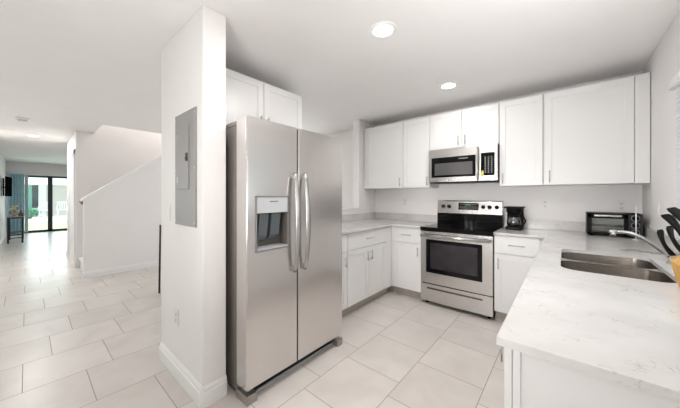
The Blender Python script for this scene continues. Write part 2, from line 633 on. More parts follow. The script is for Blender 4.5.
def baseboard(name, p0, p1, out, label, h=0.125):
    """moulded board along the wall line p0-p1, standing proud towards out"""
    d = (Vector(p1) - Vector(p0)).normalized()
    o_ = Vector(out)
    L_ = (Vector(p1) - Vector(p0)).length

    def T(a, dd, z):
        q = Vector(p0) + d * a + o_ * dd
        return (q.x, q.y, z)
    prof = [(0, 0), (0.016, 0), (0.016, h * 0.68), (0.011, h * 0.74), (0.011, h * 0.86), (0.006, h * 0.95), (0.004, h), (0, h)]
    mb = MB(T)
    mb.prism(prof, 0, 0, L_)
    return struct(name, mb, M['trim'], label, 'baseboard')


baseboard('baseboard_stub_front', (-2.445, 0.69), (-1.662, 0.69), (0, -1), 'white moulded baseboard under the breaker panel')
baseboard('baseboard_stub_end', (-1.677, 0.675), (-1.677, 0.835), (1, 0), 'short white baseboard on the stub end beside the refrigerator')
baseboard('baseboard_stair', (-5.70, 0.56), (-5.70, 3.7), (1, 0), 'white baseboard along the stair half wall', 0.10)
baseboard('baseboard_hall', (-8.25, 0.565), (-6.65, 0.565), (0, -1), 'white baseboard along the hall wall by the stair')
baseboard('baseboard_left', (XS, -0.45), (-7.5, -0.45), (0, 1), 'white baseboard under the television wall')
baseboard('baseboard_back', (-5.68, 3.70), (-2.51, 3.70), (0, -1), 'white baseboard on the back wall past the half wall')

# stair half wall with sloping cap, stair steps
SX0, SX1 = -5.82, -5.70
sl = (2.009 - 1.233) / (1.603 - 0.574)
zt = lambda y: 1.215 + sl * (y - 0.574)
y_top = 0.574 + (2.9 - 1.215) / sl
struct('wall_stair', MB().prism([(0.574, 0), (YB, 0), (YB, 2.43), (0.574 + (2.43 - 1.215) / sl, 2.43), (0.574, 1.215)], 0, SX0, SX1), M['wall'],
       'white half wall rising along the stair', 'wall')
yE = 0.574 + (2.40 - 1.215) / sl
cap = MB().prism([(0.545, zt(0.545)), (yE, zt(yE)), (yE, zt(yE) + 0.04), (0.545, zt(0.545) + 0.04)], 0, SX0 - 0.02, SX1 + 0.02)
struct('trim_1', cap, M['trim'], 'white sloping cap on the stair half wall', 'trim')
steps = MB()
for i in range(12):
    y0 = 0.62 + 0.245 * i
    steps.box((OPX0, y0, 0 if i == 0 else 0.18 * i - 0.02), (SX0, YB - 0.02, 0.18 * (i + 1) - 0.03))
    steps.box((OPX0, y0 - 0.025, 0.18 * (i + 1) - 0.03), (SX0, y0 + 0.245, 0.18 * (i + 1)), 0.004)
struct('stair_steps', steps, M['trim'], 'white stair steps climbing behind the half wall', 'stairs')
rail = thing('handrail', (-5.88, 0.5, 1.0), 'brown wooden handrail starting at the open end of the stair half wall', 'handrail')
rp = [(-5.88, 0.55, zt(0.55) - 0.03), (-5.88, 2.0, zt(2.0) - 0.10)]
MB().tube(rp, 0.034, 12).build('rail', M['railwood'], rail)
for y in (0.75, 1.6):
    z = zt(y) - 0.04
    MB().tube([(-5.88, y, z - 0.01), (-5.88, y, z - 0.06), (SX0, y, z - 0.07)], 0.007, 8).build('bracket', M['nickel'], rail)
# hall door casing beside the stair
struct('trim_2', MB().box((-6.80, 0.545, 0), (-6.72, 0.565, 2.12), 0.004).box((-7.75, 0.545, 0), (-7.67, 0.565, 2.12), 0.004).box((-7.75, 0.545, 2.04), (-6.72, 0.565, 2.12), 0.004),
       M['trim'], 'white door casing on the hall wall beside the stair', 'trim')
struct('door_1', MB().box((-7.67, 0.555, 0.01), (-6.80, 0.564, 2.04), 0.002), M['trim'], 'plain white closet door in the hall wall', 'door')

# ------------------------------------------------------------------ windows
# window_1: over the sink, with frame, pane and blind
w1 = struct('window_1', MB().box((XR + 0.03, WY0, WZ0), (XR + 0.09, WY0 + 0.04, WZ1)).box((XR + 0.03, WY1 - 0.04, WZ0), (XR + 0.09, WY1, WZ1))
            .box((XR + 0.03, WY0, WZ0), (XR + 0.09, WY1, WZ0 + 0.04)).box((XR + 0.03, WY0, WZ1 - 0.04), (XR + 0.09, WY1, WZ1))
            .box((XR + 0.035, WY0, 1.49), (XR + 0.085, WY1, 1.53)), M['white'], 'white window over the sink behind a slatted blind', 'window')
MB().box((XR + 0.058, WY0 + 0.03, WZ0 + 0.03), (XR + 0.064, WY1 - 0.03, WZ1 - 0.03)).build('pane', M['glass'], w1)
MB().box((XR - 0.03, WY0 - 0.03, WZ0 - 0.02), (XR + 0.04, WY1 + 0.03, WZ0 + 0.002), 0.004).build('window_sill', M['trim'], w1)
bl = thing('window_blind', (XR - 0.02, 2.0, WZ0), 'white slatted blind with a valance hanging over the sink window', 'blind')
MB().prism([(XR - 0.052, 1.935), (XR - 0.004, 1.935), (XR - 0.004, 2.015), (XR - 0.038, 2.015), (XR - 0.045, 1.995), (XR - 0.045, 1.955)], 1, WY0 - 0.02, 2.60).build('valance', M['white'], bl)
s_ = MB()
for i in range(37):
    z = 1.115 + 0.023 * i
    s_.prism([(XR - 0.036, z - 0.013), (XR - 0.034, z - 0.014), (XR - 0.026, z + 0.013), (XR - 0.028, z + 0.014)], 1, WY0 - 0.01, 2.545)
s_.build('slats', M['slat'], bl)
MB().box((XR - 0.042, WY0 - 0.01, 1.078), (XR - 0.02, 2.545, 1.098), 0.003).build('bottom_rail', M['white'], bl)
# added_window_rear: unseen opening added behind the viewer to let in light
w2 = struct('added_window_rear', MB().box((FX0, -3.58, 0), (FX0 + 0.06, -3.52, FZ)).box((FX1 - 0.06, -3.58, 0), (FX1, -3.52, FZ)).box((FX0, -3.58, FZ - 0.06), (FX1, -3.52, FZ))
            .box((FX0, -3.58, 0), (FX1, -3.52, 0.05)).box((-3.83, -3.58, 0), (-3.77, -3.52, FZ)), M['frame'], 'wide dark framed window added unseen behind the viewer to let in light', 'window')
MB().box((FX0 + 0.05, -3.553, 0.04), (FX1 - 0.05, -3.547, FZ - 0.05)).build('pane', M['glass'], w2)
w3 = struct('added_window_dining', MB().box((-5.1, YB + 0.03, 0.65), (-5.05, YB + 0.09, 2.15)).box((-3.75, YB + 0.03, 0.65), (-3.7, YB + 0.09, 2.15)).box((-5.1, YB + 0.03, 0.65), (-3.7, YB + 0.09, 0.70))  # unseen window added to go with the dining fill light
            .box((-5.1, YB + 0.03, 2.10), (-3.7, YB + 0.09, 2.15)), M['white'], 'white framed window added out of view past the half wall for fill light', 'window')
MB().box((-5.06, YB + 0.055, 0.69), (-3.74, YB + 0.061, 2.11)).build('pane', M['glass'], w3)
w4 = struct('added_window_side', MB().box((-7.59, -3.0, 0.5), (-7.53, -2.95, 2.1)).box((-7.59, -1.45, 0.5), (-7.53, -1.4, 2.1)).box((-7.59, -3.0, 0.5), (-7.53, -1.4, 0.55))  # unseen window added around the side fill light
            .box((-7.59, -3.0, 2.05), (-7.53, -1.4, 2.1)), M['white'], 'white framed window added beside the hall, out of view, for fill light', 'window')
MB().box((-7.563, -2.96, 0.54), (-7.557, -1.44, 2.06)).build('pane', M['glass'], w4)
# door_2: patio slider at the end of the hall
xs = XS - 0.09
d2 = struct('door_2', MB().box((xs, SY0, 0), (xs + 0.08, SY0 + 0.05, SZ)).box((xs, SY1 - 0.05, 0), (xs + 0.08, SY1, SZ))
            .box((xs, SY0, SZ - 0.07), (xs + 0.08, SY1, SZ)).box((xs, SY0, 0), (xs + 0.08, SY1, 0.075)).box((xs, 0.485, 0), (xs + 0.08, 0.605, SZ)), M['frame'],
            'dark framed sliding glass patio door at the hall end', 'door')
MB().box((xs + 0.03, SY0 + 0.04, 0.06), (xs + 0.037, 0.50, SZ - 0.06)).build('pane', M['glass'], d2)
MB().box((xs + 0.045, 0.59, 0.06), (xs + 0.052, SY1 - 0.04, SZ - 0.06)).build('pane', M['glass'], d2)


def curtain(name, y0, y1, m, label, waves):
    t = thing(name, (XS + 0.1, (y0 + y1) / 2, 0.02), label, 'curtain')
    n = 60
    f, b = [], []
    for i in range(n + 1):
        s = i / n
        y = y0 + (y1 - y0) * s
        x = XS + 0.10 + 0.028 * math.sin(s * waves * 2 * PI)
        f.append((x, y))
        b.append((x - 0.004, y))
    poly = f + b[::-1]
    MB().prism(poly, 2, 0.03, 2.02).build('fabric', m, t)
    return t


ct = curtain('curtain', -0.40, -0.06, M['curtain'], 'pale blue curtain gathered at the left of the patio slider', 5)
ct2 = curtain('sheer_curtain', -0.05, 0.03, M['sheer'], 'narrow white sheer curtain between blue curtain and slider glass', 2)
rod = MB().tube([(XS + 0.10, -0.42, 2.04), (XS + 0.10, 1.5, 2.04)], 0.012, 10)
rod.box((XS, 1.46, 2.02), (XS + 0.11, 1.475, 2.06))
rod.box((XS, -0.43, 2.02), (XS + 0.11, -0.415, 2.06))
tag(rod.build('curtain_rod', M['white']), 'thin white curtain rod above the patio slider', 'curtain rod')

# ------------------------------------------------------------------ outside the slider
struct('lawn', MB().box((-19.8, -6, -0.25), (-14.33, 8, -0.04)), M['grass'], 'strip of pale green lawn outside the slider', 'lawn')
struct('patio', MB().box((-25.0, -6, -0.25), (-19.8, 8, 0.0)), M['concrete'], 'white concrete patio across the lawn', 'patio')
hs = thing('neighbour_house', (-25.2, 1, 0), 'cream neighbouring house with teal shaded door and white roof edge seen through the slider', 'house')
MB().box((-25.3, -6, 0.0), (-25.0, 8, 3.6)).build('wall', M['stucco'], hs)
MB().box((-25.0, -6, 1.98), (-24.0, 8, 2.75)).build('roof_edge', M['soffit'], hs)
dr = MB().box((-25.0, -0.15, 0.02), (-24.95, 0.78, 1.98)).build('door_frame', M['white'], hs)
MB().box((-24.96, -0.10, 0.34), (-24.93, 0.19, 1.95)).build('shade', M['teal'], dr)
MB().box((-24.96, 0.20, 0.55), (-24.93, 0.46, 1.95)).build('pane', M['darkglass'], dr)
MB().box((-24.96, 0.48, 0.34), (-24.94, 0.64, 1.95)).build('pane', M['slat'], dr)
hg = MB()
for i in range(40):
    hg.lathe((-24.6 + random.uniform(-0.12, 0.12), 0.14 + random.uniform(-0.22, 0.34), 0.13 + random.uniform(-0.02, 0.28)), [(0, -0.1), (0.07, -0.05), (0.09, 0), (0.06, 0.06), (0, 0.1)], 7)
tag(hg.build('low_hedge', M['hedge']), 'low dark green shrub in front of the neighbouring door', 'shrub')
pt = thing('planter', (-23.0, 0.07, 0.0), 'small dark planter standing on the white patio', 'planter')
MB().lathe((-23.0, 0.07, 0.0), [(0.11, 0), (0.15, 0.17), (0.12, 0.17), (0.10, 0.02)], 20).build('pot', M['darkglass'], pt)


def garden_chair(cx, cy, label, recl):
    t = thing('garden_chair', (cx, cy, 0.0), label, 'chair', 'white chairs on the far patio')
    for sx in (-0.22, 0.22):
        for sy in (-0.22, 0.22):
            MB().tube([(cx + sx, cy + sy, 0.0), (cx + sx * 0.9, cy + sy * 0.9, 0.42)], 0.018, 8).build('leg', M['white'], t)
    MB().box((cx - 0.25, cy - 0.25, 0.42), (cx + 0.25, cy + 0.25, 0.46), 0.01).build('seat', M['white'], t)
    b = MB()
    for k in range(5):
        y = cy - 0.2 + 0.1 * k
        b.tube([(cx - 0.22, y, 0.45), (cx - 0.22 - recl, y, 0.90)], 0.014, 8)
    b.tube([(cx - 0.22 - recl, cy - 0.22, 0.90), (cx - 0.22 - recl, cy + 0.22, 0.90)], 0.02, 8)
    b.build('backrest', M['white'], t)
    for sy in (-0.25, 0.25):
        MB().tube([(cx - 0.26, cy + sy, 0.64), (cx + 0.22, cy + sy, 0.62), (cx + 0.22, cy + sy, 0.44)], 0.014, 8).build('armrest', M['white'], t)


garden_chair(-23.6, 0.68, 'white slatted patio chair left of the dark slider stile', 0.1)
garden_chair(-23.6, 1.42, 'white slatted patio chair right of the dark slider stile', 0.22)


# ------------------------------------------------------------------ cabinets
def F_back(y):       # looking at -Y: along = X, out = -Y
    return lambda a, d, z: (a, y - d, z)


def F_left(x):       # looking at +X: along = Y, out = +X
    return lambda a, d, z: (x + d, a, z)


def F_right(x):      # looking at -X: along = Y, out = -X
    return lambda a, d, z: (x - d, a, z)


def shaker(T, a0, a1, z0, z1, parent, stile=0.057, name='door'):
    mb = MB(T)
    t = 0.019
    mb.box((a0 + 0.01, 0.0015, z0 + 0.01), (a1 - 0.01, t - 0.006, z1 - 0.01))
    mb.box((a0, 0.001, z0), (a0 + stile, t, z1), 0.0015)
    mb.box((a1 - stile, 0.001, z0), (a1, t, z1), 0.0015)
    mb.box((a0 + stile - 0.001, 0.001, z0), (a1 - stile + 0.001, t, z0 + stile), 0.0015)
    mb.box((a0 + stile - 0.001, 0.001, z1 - stile), (a1 - stile + 0.001, t, z1), 0.0015)
    return mb.build(name, M['cab'], parent)


def flat_front(T, a0, a1, z0, z1, parent):
    return MB(T).box((a0, 0.001, z0), (a1, 0.019, z1), 0.002).build('drawer', M['cab'], parent)


def pull(T, a, z, L_, vertical, parent, r=0.0048):
    mb = MB(T)
    d0, d1 = 0.018, 0.045
    h = L_ / 2
    if vertical:
        mb.tube([(a, d1, z - h), (a, d1, z + h)], r, 10)
        for s in (-1, 1):
            mb.tube([(a, d0, z + s * h * 0.72), (a, d1, z + s * h * 0.72)], r * 0.85, 8)
    else:
        mb.tube([(a - h, d1, z), (a + h, d1, z)], r, 10)
        for s in (-1, 1):
            mb.tube([(a + s * h * 0.72, d0, z), (a + s * h * 0.72, d1, z)], r * 0.85, 8)
    return mb.build('handle', M['nickel'], parent)


def cab_root(name, T, a0, a1, depth, z, label, group):
    p = T((a0 + a1) / 2, -depth / 2, z)
    return thing(name, p, label, 'cabinet', group)


UP = 'white shaker wall cabinets'
LO = 'white shaker base cabinets'


def upper(T, a0, a1, z0, z1, depth, doors, label):
    """doors: list of (a0, a1, handle_a)"""
    t = cab_root('wall_cabinet', T, a0, a1, depth, z0, label, UP)
    MB(T).box((a0, -depth, z0), (a1, 0, z1 + 0.008)).build('body', M['cab'], t)
    for d0, d1, ha in doors:
        dr_ = shaker(T, d0, d1, z0 + 0.003, z1 - 0.006, t)
        pull(T, ha, z0 + 0.085, 0.115, True, dr_)
    return t


TB = F_back(3.38)
U = upper(TB, -2.385, -1.716, 1.39, 2.31, 0.318, [(-2.345, -1.719, -1.757)], 'white wall cabinet at the left end of the range wall')
upper(TB, -1.714, -1.337, 1.39, 2.31, 0.318, [(-1.711, -1.340, -1.372)], 'narrow white wall cabinet just left of the microwave')
upper(TB, -1.335, -0.561, 1.862, 2.31, 0.318, [(-1.332, -0.950, -0.985), (-0.944, -0.564, -0.909)], 'short white two-door wall cabinet above the microwave')
upper(TB, -0.559, -0.173, 1.39, 2.31, 0.318, [(-0.556, -0.180, -0.525)], 'narrow white wall cabinet just right of the microwave')
cr = upper(TB, -0.171, 0.535, 1.39, 2.31, 0.318, [(-0.164, 0.445, -0.125)], 'wide white wall cabinet in the right corner above the toaster oven')
MB(TB).box((0.449, 0, 1.39), (0.535, 0.016, 2.304), 0.001).build('filler', M['cab'], cr)
TF = F_left(-2.10)
fc = upper(TF, 0.93, 1.845, 1.85, 2.31, 0.288, [(0.933, 1.385, 1.350), (1.391, 1.842, 1.425)], 'white two-door wall cabinet above the refrigerator')
MB(TF).box((0.847, -0.25, 1.85), (0.93, 0.016, 2.304)).build('filler', M['cab'], fc)


def base(T, a0, a1, depth, label, fronts, kick=(None, None), top=0.892, body0=None):
    t = cab_root('base_cabinet', T, a0, a1, depth, 0, label, LO)
    MB(T).box((a0, -depth, 0.105), (a1, 0, top)).build('body', M['cab'], t)
    k0, k1 = kick
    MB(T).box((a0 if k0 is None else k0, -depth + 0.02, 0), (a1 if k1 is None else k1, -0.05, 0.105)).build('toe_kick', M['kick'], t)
    for f in fronts:
        kind, b0, b1, z0, z1 = f[:5]
        h = f[5] if len(f) > 5 else None
        if kind == 'door':
            p = shaker(T, b0, b1, z0, z1, t)
            if h:
                pull(T, h[0], h[1], 0.11, True, p)
        elif kind == 'drawer':
            p = flat_front(T, b0, b1, z0, z1, t)
            if h:
                pull(T, h[0], h[1], 0.13, False, p)
        elif kind == 'filler':
            MB(T).box((b0, 0.0, z0), (b1, 0.017, z1), 0.001).build('filler', M['cab'], t)
    return t


ZD0, ZD1, ZW0, ZW1 = 0.115, 0.697, 0.704, 0.882
TL = F_left(-1.755)
base(TL, 1.79, 2.165, 0.625, 'white base cabinet mostly hidden behind the refrigerator', [
    ('drawer', 1.793, 2.162, ZW0, ZW1, (1.98, 0.795)), ('door', 1.793, 2.162, ZD0, ZD1, (2.125, 0.60))])
base(TL, 2.167, 3.098, 0.625, 'white double-door base cabinet with wide drawer on the left run', [
    ('drawer', 2.172, 2.945, ZW0, ZW1, (2.56, 0.795)), ('door', 2.172, 2.557, ZD0, ZD1, (2.520, 0.60)),
    ('door', 2.562, 2.945, ZD0, ZD1, (2.600, 0.60)), ('filler', 2.948, 3.082, ZD0 - 0.01, ZW1)], kick=(None, 3.098))
TK = F_back(3.10)
base(TK, -2.385, -1.334, 0.59, 'white base cabinet between the corner and the range', [
    ('drawer', -1.706, -1.338, ZW0, ZW1, (-1.52, 0.795)), ('door', -1.706, -1.338, ZD0, ZD1, (-1.372, 0.60)),
    ('filler', -1.737, -1.709, ZD0 - 0.01, ZW1)])
base(TK, -0.560, 0.530, 0.59, 'white base cabinet right of the range under the coffee maker', [
    ('drawer', -0.556, -0.182, ZW0, ZW1, (-0.365, 0.795)), ('door', -0.556, -0.182, ZD0, ZD1, (-0.520, 0.60)),
    ('filler', -0.179, -0.127, ZD0 - 0.01, ZW1)])
TR = F_right(-0.107)
en = base(TR, 0.835, 1.64, 0.636, 'white base cabinet at the near end of the sink counter', [
    ('door', 0.824, 1.236, ZD0, ZW1, None), ('door', 1.240, 1.638, ZD0, ZW1, (1.57, 0.80))])
pull(TR, 0.955, 0.815, 0.10, True, [c for c in en.children if c.name.startswith('door')][0], 0.0026)
ep = MB()
ep.box((-0.105, 0.822, 0.0), (0.535, 0.835, 0.892), 0.001)
ep.box((-0.1055, 0.8155, 0.0), (-0.0885, 0.823, 0.892), 0.001)
ep.build('end_panel', M['cab'], en)
base(TR, 1.642, 2.50, 0.636, 'white sink base cabinet facing the range', [
    ('drawer', 1.645, 2.498, ZW0, ZW1, None), ('door', 1.645, 2.069, ZD0, ZD1, (2.03, 0.60)), ('door', 2.073, 2.498, ZD0, ZD1, (2.11, 0.60))], top=0.66)
base(TR, 2.502, 3.078, 0.636, 'white base cabinet between the sink and the back corner', [
    ('drawer', 2.505, 2.98, ZW0, ZW1, (2.74, 0.795)), ('door', 2.505, 2.98, ZD0, ZD1, (2.55, 0.60))])

# ------------------------------------------------------------------ countertops
ZT0, ZT1 = 0.8935, 0.914
cl = MB().slab([(-2.388, 1.82), (-1.708, 1.82), (-1.708, 3.052), (-1.334, 3.052), (-1.334, 3.698), (-2.388, 3.698)], [], ZT0, ZT1).build('countertop', M['quartz'])
tag(cl, 'L-shaped white quartz countertop left of the range', 'countertop')
def splash(a, b, label):
    tag(MB().box(a, b, 0.001).build('backsplash', M['quartz']), label, 'backsplash', 'low quartz backsplashes')


splash((-2.388, 1.82, ZT1 + 0.0005), (-2.368, 3.676, 1.014), 'low quartz backsplash along the half wall behind the left counter')
splash((-2.388, 3.678, ZT1 + 0.0005), (-1.334, 3.698, 1.014), 'low quartz backsplash on the back wall left of the range')
SKX0, SKX1, SKY0, SKY1 = -0.022, 0.375, 1.745, 2.425
sink_hole = rr(SKX0, SKX1, SKY0, SKY1, 0.075)
crt = MB().slab([(-0.138, 0.79), (0.538, 0.79), (0.538, 3.698), (-0.558, 3.698), (-0.558, 3.052), (-0.138, 3.052)], [sink_hole], ZT0, ZT1).build('countertop', M['quartz'])
tag(crt, 'white quartz countertop with the sink cutout right of the range', 'countertop')
splash((-0.558, 3.678, ZT1 + 0.0005), (0.517, 3.698, 1.014), 'low quartz backsplash behind coffee maker and toaster oven')
splash((0.518, 0.80, ZT1 + 0.0005), (0.538, 3.698, 1.014), 'low quartz backsplash along the right wall behind the faucet')

# ------------------------------------------------------------------ sink and faucet
sk = thing('kitchen_sink', (0.17, 2.08, 0.68), 'stainless double-bowl sink set under the quartz counter', 'sink')
bowls = ((SKX0 - 0.006, SKX1 + 0.006, 2.135, SKY1 + 0.006), (SKX0 - 0.006, SKX1 + 0.006, SKY0 - 0.006, 2.11))
MB().slab(rr(SKX0 - 0.025, SKX1 + 0.025, SKY0 - 0.025, SKY1 + 0.025, 0.08), [rr(*b, 0.07) for b in bowls], 0.8905, 0.8925).build('deck', M['sink'], sk)
for x0, x1, y0, y1 in bowls:
    mb = MB()

    def lp(ins, z, r):
        return [(x, y, z) for x, y in rr(x0 + ins, x1 - ins, y0 + ins, y1 - ins, r)]
    cx, cy = (x0 + x1) / 2, (y0 + y1) / 2
    drain = [(cx + 0.045 * math.cos(2 * PI * (i + 3.5) / 28), cy + 0.045 * math.sin(2 * PI * (i + 3.5) / 28), 0.692) for i in range(28)]
    mb.loft([lp(0, 0.892, 0.07), lp(0.006, 0.75, 0.07), lp(0.012, 0.715, 0.066), lp(0.03, 0.70, 0.055), drain,
             [(x, y, 0.690) for x, y, z in drain], lp(0.028, 0.697, 0.057), lp(0.010, 0.713, 0.068), lp(0.004, 0.75, 0.072), lp(-0.002, 0.890, 0.072)])
    bo = mb.build('bowl', M['sink'], sk)
    MB().lathe((cx, cy, 0.690), [(0.044, 0), (0.044, 0.004), (0.03, 0.004), (0.026, 0.001), (0, 0.001)], 28).build('drain', M['chrome'], bo)

fx, fy = 0.445, 2.255
fa = thing('faucet', (fx, fy, ZT1), 'brushed steel faucet with a long low arched spout over the sink', 'faucet')
MB().lathe((fx, fy, ZT1), [(0.03, 0), (0.03, 0.006), (0.024, 0.012), (0.022, 0.05), (0.018, 0.062), (0, 0.066)], 24).build('base', M['handle_steel'], fa)
pts = []
for i in range(15):
    s = i / 14
    pts.append((fx - 0.015 - 0.206 * s, fy, 0.952 + 0.118 * math.sin(s * PI * 0.56)))
MB().tube(pts, [0.0125 - 0.003 * i / 14 for i in range(15)], 14).build('spout', M['handle_steel'], fa)
ex, ez = pts[-1][0], pts[-1][2]
MB().tube([(ex + 0.006, fy, ez + 0.002), (ex - 0.016, fy, ez), (ex - 0.024, fy, ez - 0.01)], 0.0125, 14).tube([(ex - 0.010, fy, ez), (ex - 0.013, fy, ez - 0.026)], [0.0135, 0.0115], 14).build('spray_head', M['handle_steel'], fa)
MB().tube([(fx, fy - 0.02, 0.95), (fx - 0.005, fy - 0.05, 0.962), (fx - 0.02, fy - 0.10, 0.972)], [0.008, 0.006, 0.005], 10).build('lever', M['handle_steel'], fa)
wr = MB()
for k, (a, b, r1, ph) in enumerate(((0.345, 2.635, 0.026, 0.2), (0.395, 2.60, 0.022, 1.0), (0.44, 2.58, 0.024, 2.0), (0.30, 2.60, 0.014, 2.0))):
    wr.tube([(a + r1 * 1.4 * math.cos(2 * PI * i / 20), b + r1 * math.sin(2 * PI * i / 20) * 0.8, ZT1 + 0.0035 + 0.001 * math.sin(2 * PI * i / 20 + ph)) for i in range(20)], 0.0021, 6, closed=True)
tag(wr.build('wire_rings', M['racksteel']), 'thin wire rings lying on the counter beyond the sink', 'wire rings')

# ------------------------------------------------------------------ refrigerator
FY0, FY1, FSPL = 0.862, 1.768, 1.267
fr = thing('refrigerator', (-1.95, 1.31, 0), 'stainless steel side-by-side refrigerator with ice and water dispenser', 'refrigerator')
MB().box((-2.33, 0.872, 0.03), (-1.602, 1.758, 1.735), 0.004).build('body', M['steel_side'], fr)
dxb, dxf = -1.592, -1.475


def fridge_door(y0, y1, hole=None):
    mb = MB()
    z0, z1 = 0.092, 1.77

    def prof(ya, yb, lr, rr_):
        p = [(dxb, ya), (dxb, yb)]
        r = 0.009
        if rr_:
            p += [(dxf - r * (1 - math.sin(t)), yb - r * (1 - math.cos(t))) for t in [PI / 2 * i / 5 for i in range(6)]]
        else:
            p += [(dxf, yb)]
        if lr:
            p += [(dxf - r * (1 - math.cos(t)), ya + r * (1 - math.sin(t))) for t in [PI / 2 * i / 5 for i in range(6)]]
        else:
            p += [(dxf, ya)]
        return p
    if hole is None:
        mb.prism(prof(y0, y1, True, True), 2, z0, z1)
    else:
        h0, h1, hz0, hz1 = hole
        mb.prism(prof(y0, h0, True, False), 2, z0, z1)
        mb.prism(prof(h1, y1, False, True), 2, z0, z1)
        mb.box((dxb, h0, z0), (dxf, h1, hz0))
        mb.box((dxb, h0, hz1), (dxf, h1, z1))
        mb.box((dxb, h0, hz0), (dxb + 0.02, h1, hz1))
    return mb.build('door', M['steel'], fr)


def fr_handle(y, bow, parent):
    mb = MB()
    pts_ = []
    for i in range(25):
        s = i / 24
        z = 0.745 + (1.445 - 0.745) * s
        e = math.sin(PI * s)
        pts_.append((dxf + 0.018 + 0.038 * e ** 0.6, y, z))
    mb.tube(pts_, [0.013 + 0.005 * math.sin(PI * i / 24) for i in range(25)], 12, flat=(1.15, 0.6))
    for z in (0.765, 1.425):
        mb.box((dxf - 0.002, y - 0.012, z - 0.018), (dxf + 0.026, y + 0.012, z + 0.018), 0.003)
    return mb.build('handle', M['handle_steel'], parent)


HY0, HY1, HZ0, HZ1 = 0.928, 1.176, 0.932, 1.275
ld = fridge_door(FY0, FSPL - 0.005, (HY0, HY1, HZ0, HZ1))
rd = fridge_door(FSPL + 0.005, FY1)
fr_handle(1.223, 0.05, ld)
fr_handle(1.318, 0.05, rd)
# dispenser: surround, touch panel, cavity lining, paddles, tray
dp = MB()
dp.box((dxf - 0.004, HY0 - 0.006, HZ0 - 0.008), (dxf + 0.004, HY0 + 0.004, HZ1 + 0.006)).box((dxf - 0.004, HY1 - 0.004, HZ0 - 0.008), (dxf + 0.004, HY1 + 0.006, HZ1 + 0.006))
dp.box((dxf - 0.004, HY0, HZ1 - 0.004), (dxf + 0.004, HY1, HZ1 + 0.006)).box((dxf - 0.004, HY0, HZ0 - 0.008), (dxf + 0.004, HY1, HZ0 + 0.004))
dsp = dp.build('dispenser', mat('dispenser_trim', (0.20, 0.195, 0.19), 0.35), fr)
MB().box((dxf - 0.03, HY0 + 0.003, 1.170), (dxf + 0.002, HY1 - 0.003, HZ1 - 0.003), 0.002).build('touch_panel', mat('dispenser_panel', (0.50, 0.505, 0.52), 0.35), dsp)
cv = MB()
cv.box((dxb + 0.021, HY0 + 0.001, HZ0 + 0.001), (dxb + 0.027, HY1 - 0.001, 1.172))
cv.box((dxb + 0.027, HY0 + 0.001, HZ0 + 0.001), (dxf - 0.004, HY0 + 0.005, 1.172)).box((dxb + 0.027, HY1 - 0.005, HZ0 + 0.001), (dxf - 0.004, HY1 - 0.001, 1.172))
cv.build('cavity', mat('dispenser_cavity', (0.13, 0.115, 0.10), 0.35), dsp)
MB().box((dxb + 0.03, HY0 + 0.006, HZ0 + 0.002), (dxf + 0.006, HY1 - 0.006, HZ0 + 0.014), 0.003).build('drip_tray', M['grey'], dsp)
pd = mat('paddle_plastic', (0.10, 0.115, 0.125), 0.08)
for yc in (0.995, 1.090):
    MB().prism([(dxf - 0.06, 1.165), (dxf - 0.012, 1.165), (dxf - 0.035, 1.02), (dxf - 0.065, 0.985), (dxf - 0.072, 0.99)], 1, yc - 0.036, yc + 0.036, 0.004).build('paddle', pd, dsp)
text_part('logo', 'FRIGIDAIRE', 0.013, (dxf + 0.0025, 1.06, 1.244), (PI / 2, 0, PI / 2), M['dark'], dsp)
for y0, y1 in ((FY0 + 0.005, FY0 + 0.10), (FY1 - 0.10, FY1 - 0.005)):
    MB().box((-1.72, y0, 1.736), (-1.555, y1, 1.762), 0.004).box((-1.60, y0 + 0.01, 1.735), (-1.54, y0 + 0.06, 1.768), 0.004).build('hinge_cover', M['steel_side'], fr)
MB().box((-1.602, 0.875, 0.1), (-1.592, 1.755, 1.73)).build('gasket', M['dark'], fr)
gr = MB().box((-1.60, 0.90, 0.012), (-1.545, 1.735, 0.084), 0.003)
for i in range(5):
    gr.box((-1.55, 0.92, 0.020 + i * 0.013), (-1.535, 1.715, 0.026 + i * 0.013))
gr.build('grille', M['dark'], fr)
MB().box((-1.545, 0.93, 0.004), (-1.525, 1.70, 0.022), 0.002).build('grille_sill', M['grey'], fr)
for y0, y1 in ((0.862, 0.935), (1.70, 1.768)):
    MB().box((-1.60, y0, 0.0), (-1.472, y1, 0.055), 0.004).build('foot_cover', M['steel_side'], fr)

# ------------------------------------------------------------------ range
RX0, RX1, RYF, RYB = -1.330, -0.564, 3.06, 3.675
rg = thing('electric_range', (-0.947, 3.37, 0), 'stainless electric range with black glass cooktop between the base cabinets', 'range')
MB().box((RX0, 3.105, 0.03), (RX1, RYB, 0.878)).build('body', M['black'], rg)
ck = MB().box((RX0 - 0.001, RYF - 0.012, 0.872), (RX1 + 0.001, 3.62, 0.915), 0.006).build('cooktop', M['blackglass'], rg)
for x, y, r in ((-1.15, 3.22, 0.105), (-0.74, 3.22, 0.085), (-1.15, 3.46, 0.08), (-0.74, 3.46, 0.105)):
    MB().lathe((x, y, 0.9146), [(r - 0.0025, 0), (r - 0.0025, 0.0008), (r, 0.0008), (r, 0)], 48).build('burner_ring', M['ring'], ck)
MB().box((RX0, 3.60, 0.91), (RX1, RYB, 1.06), 0.004).build('backguard', M['blackglass'], rg)
cp = MB().prism([(3.585, 1.055), (RYB, 1.045), (RYB, 1.222), (3.615, 1.222), (3.605, 1.212)], 0, RX0 + 0.005, RX1 - 0.002, 0.003).build('control_panel', M['steel_x'], rg)
yf = lambda z: 3.585 + (z - 1.055) / (1.212 - 1.055) * 0.02
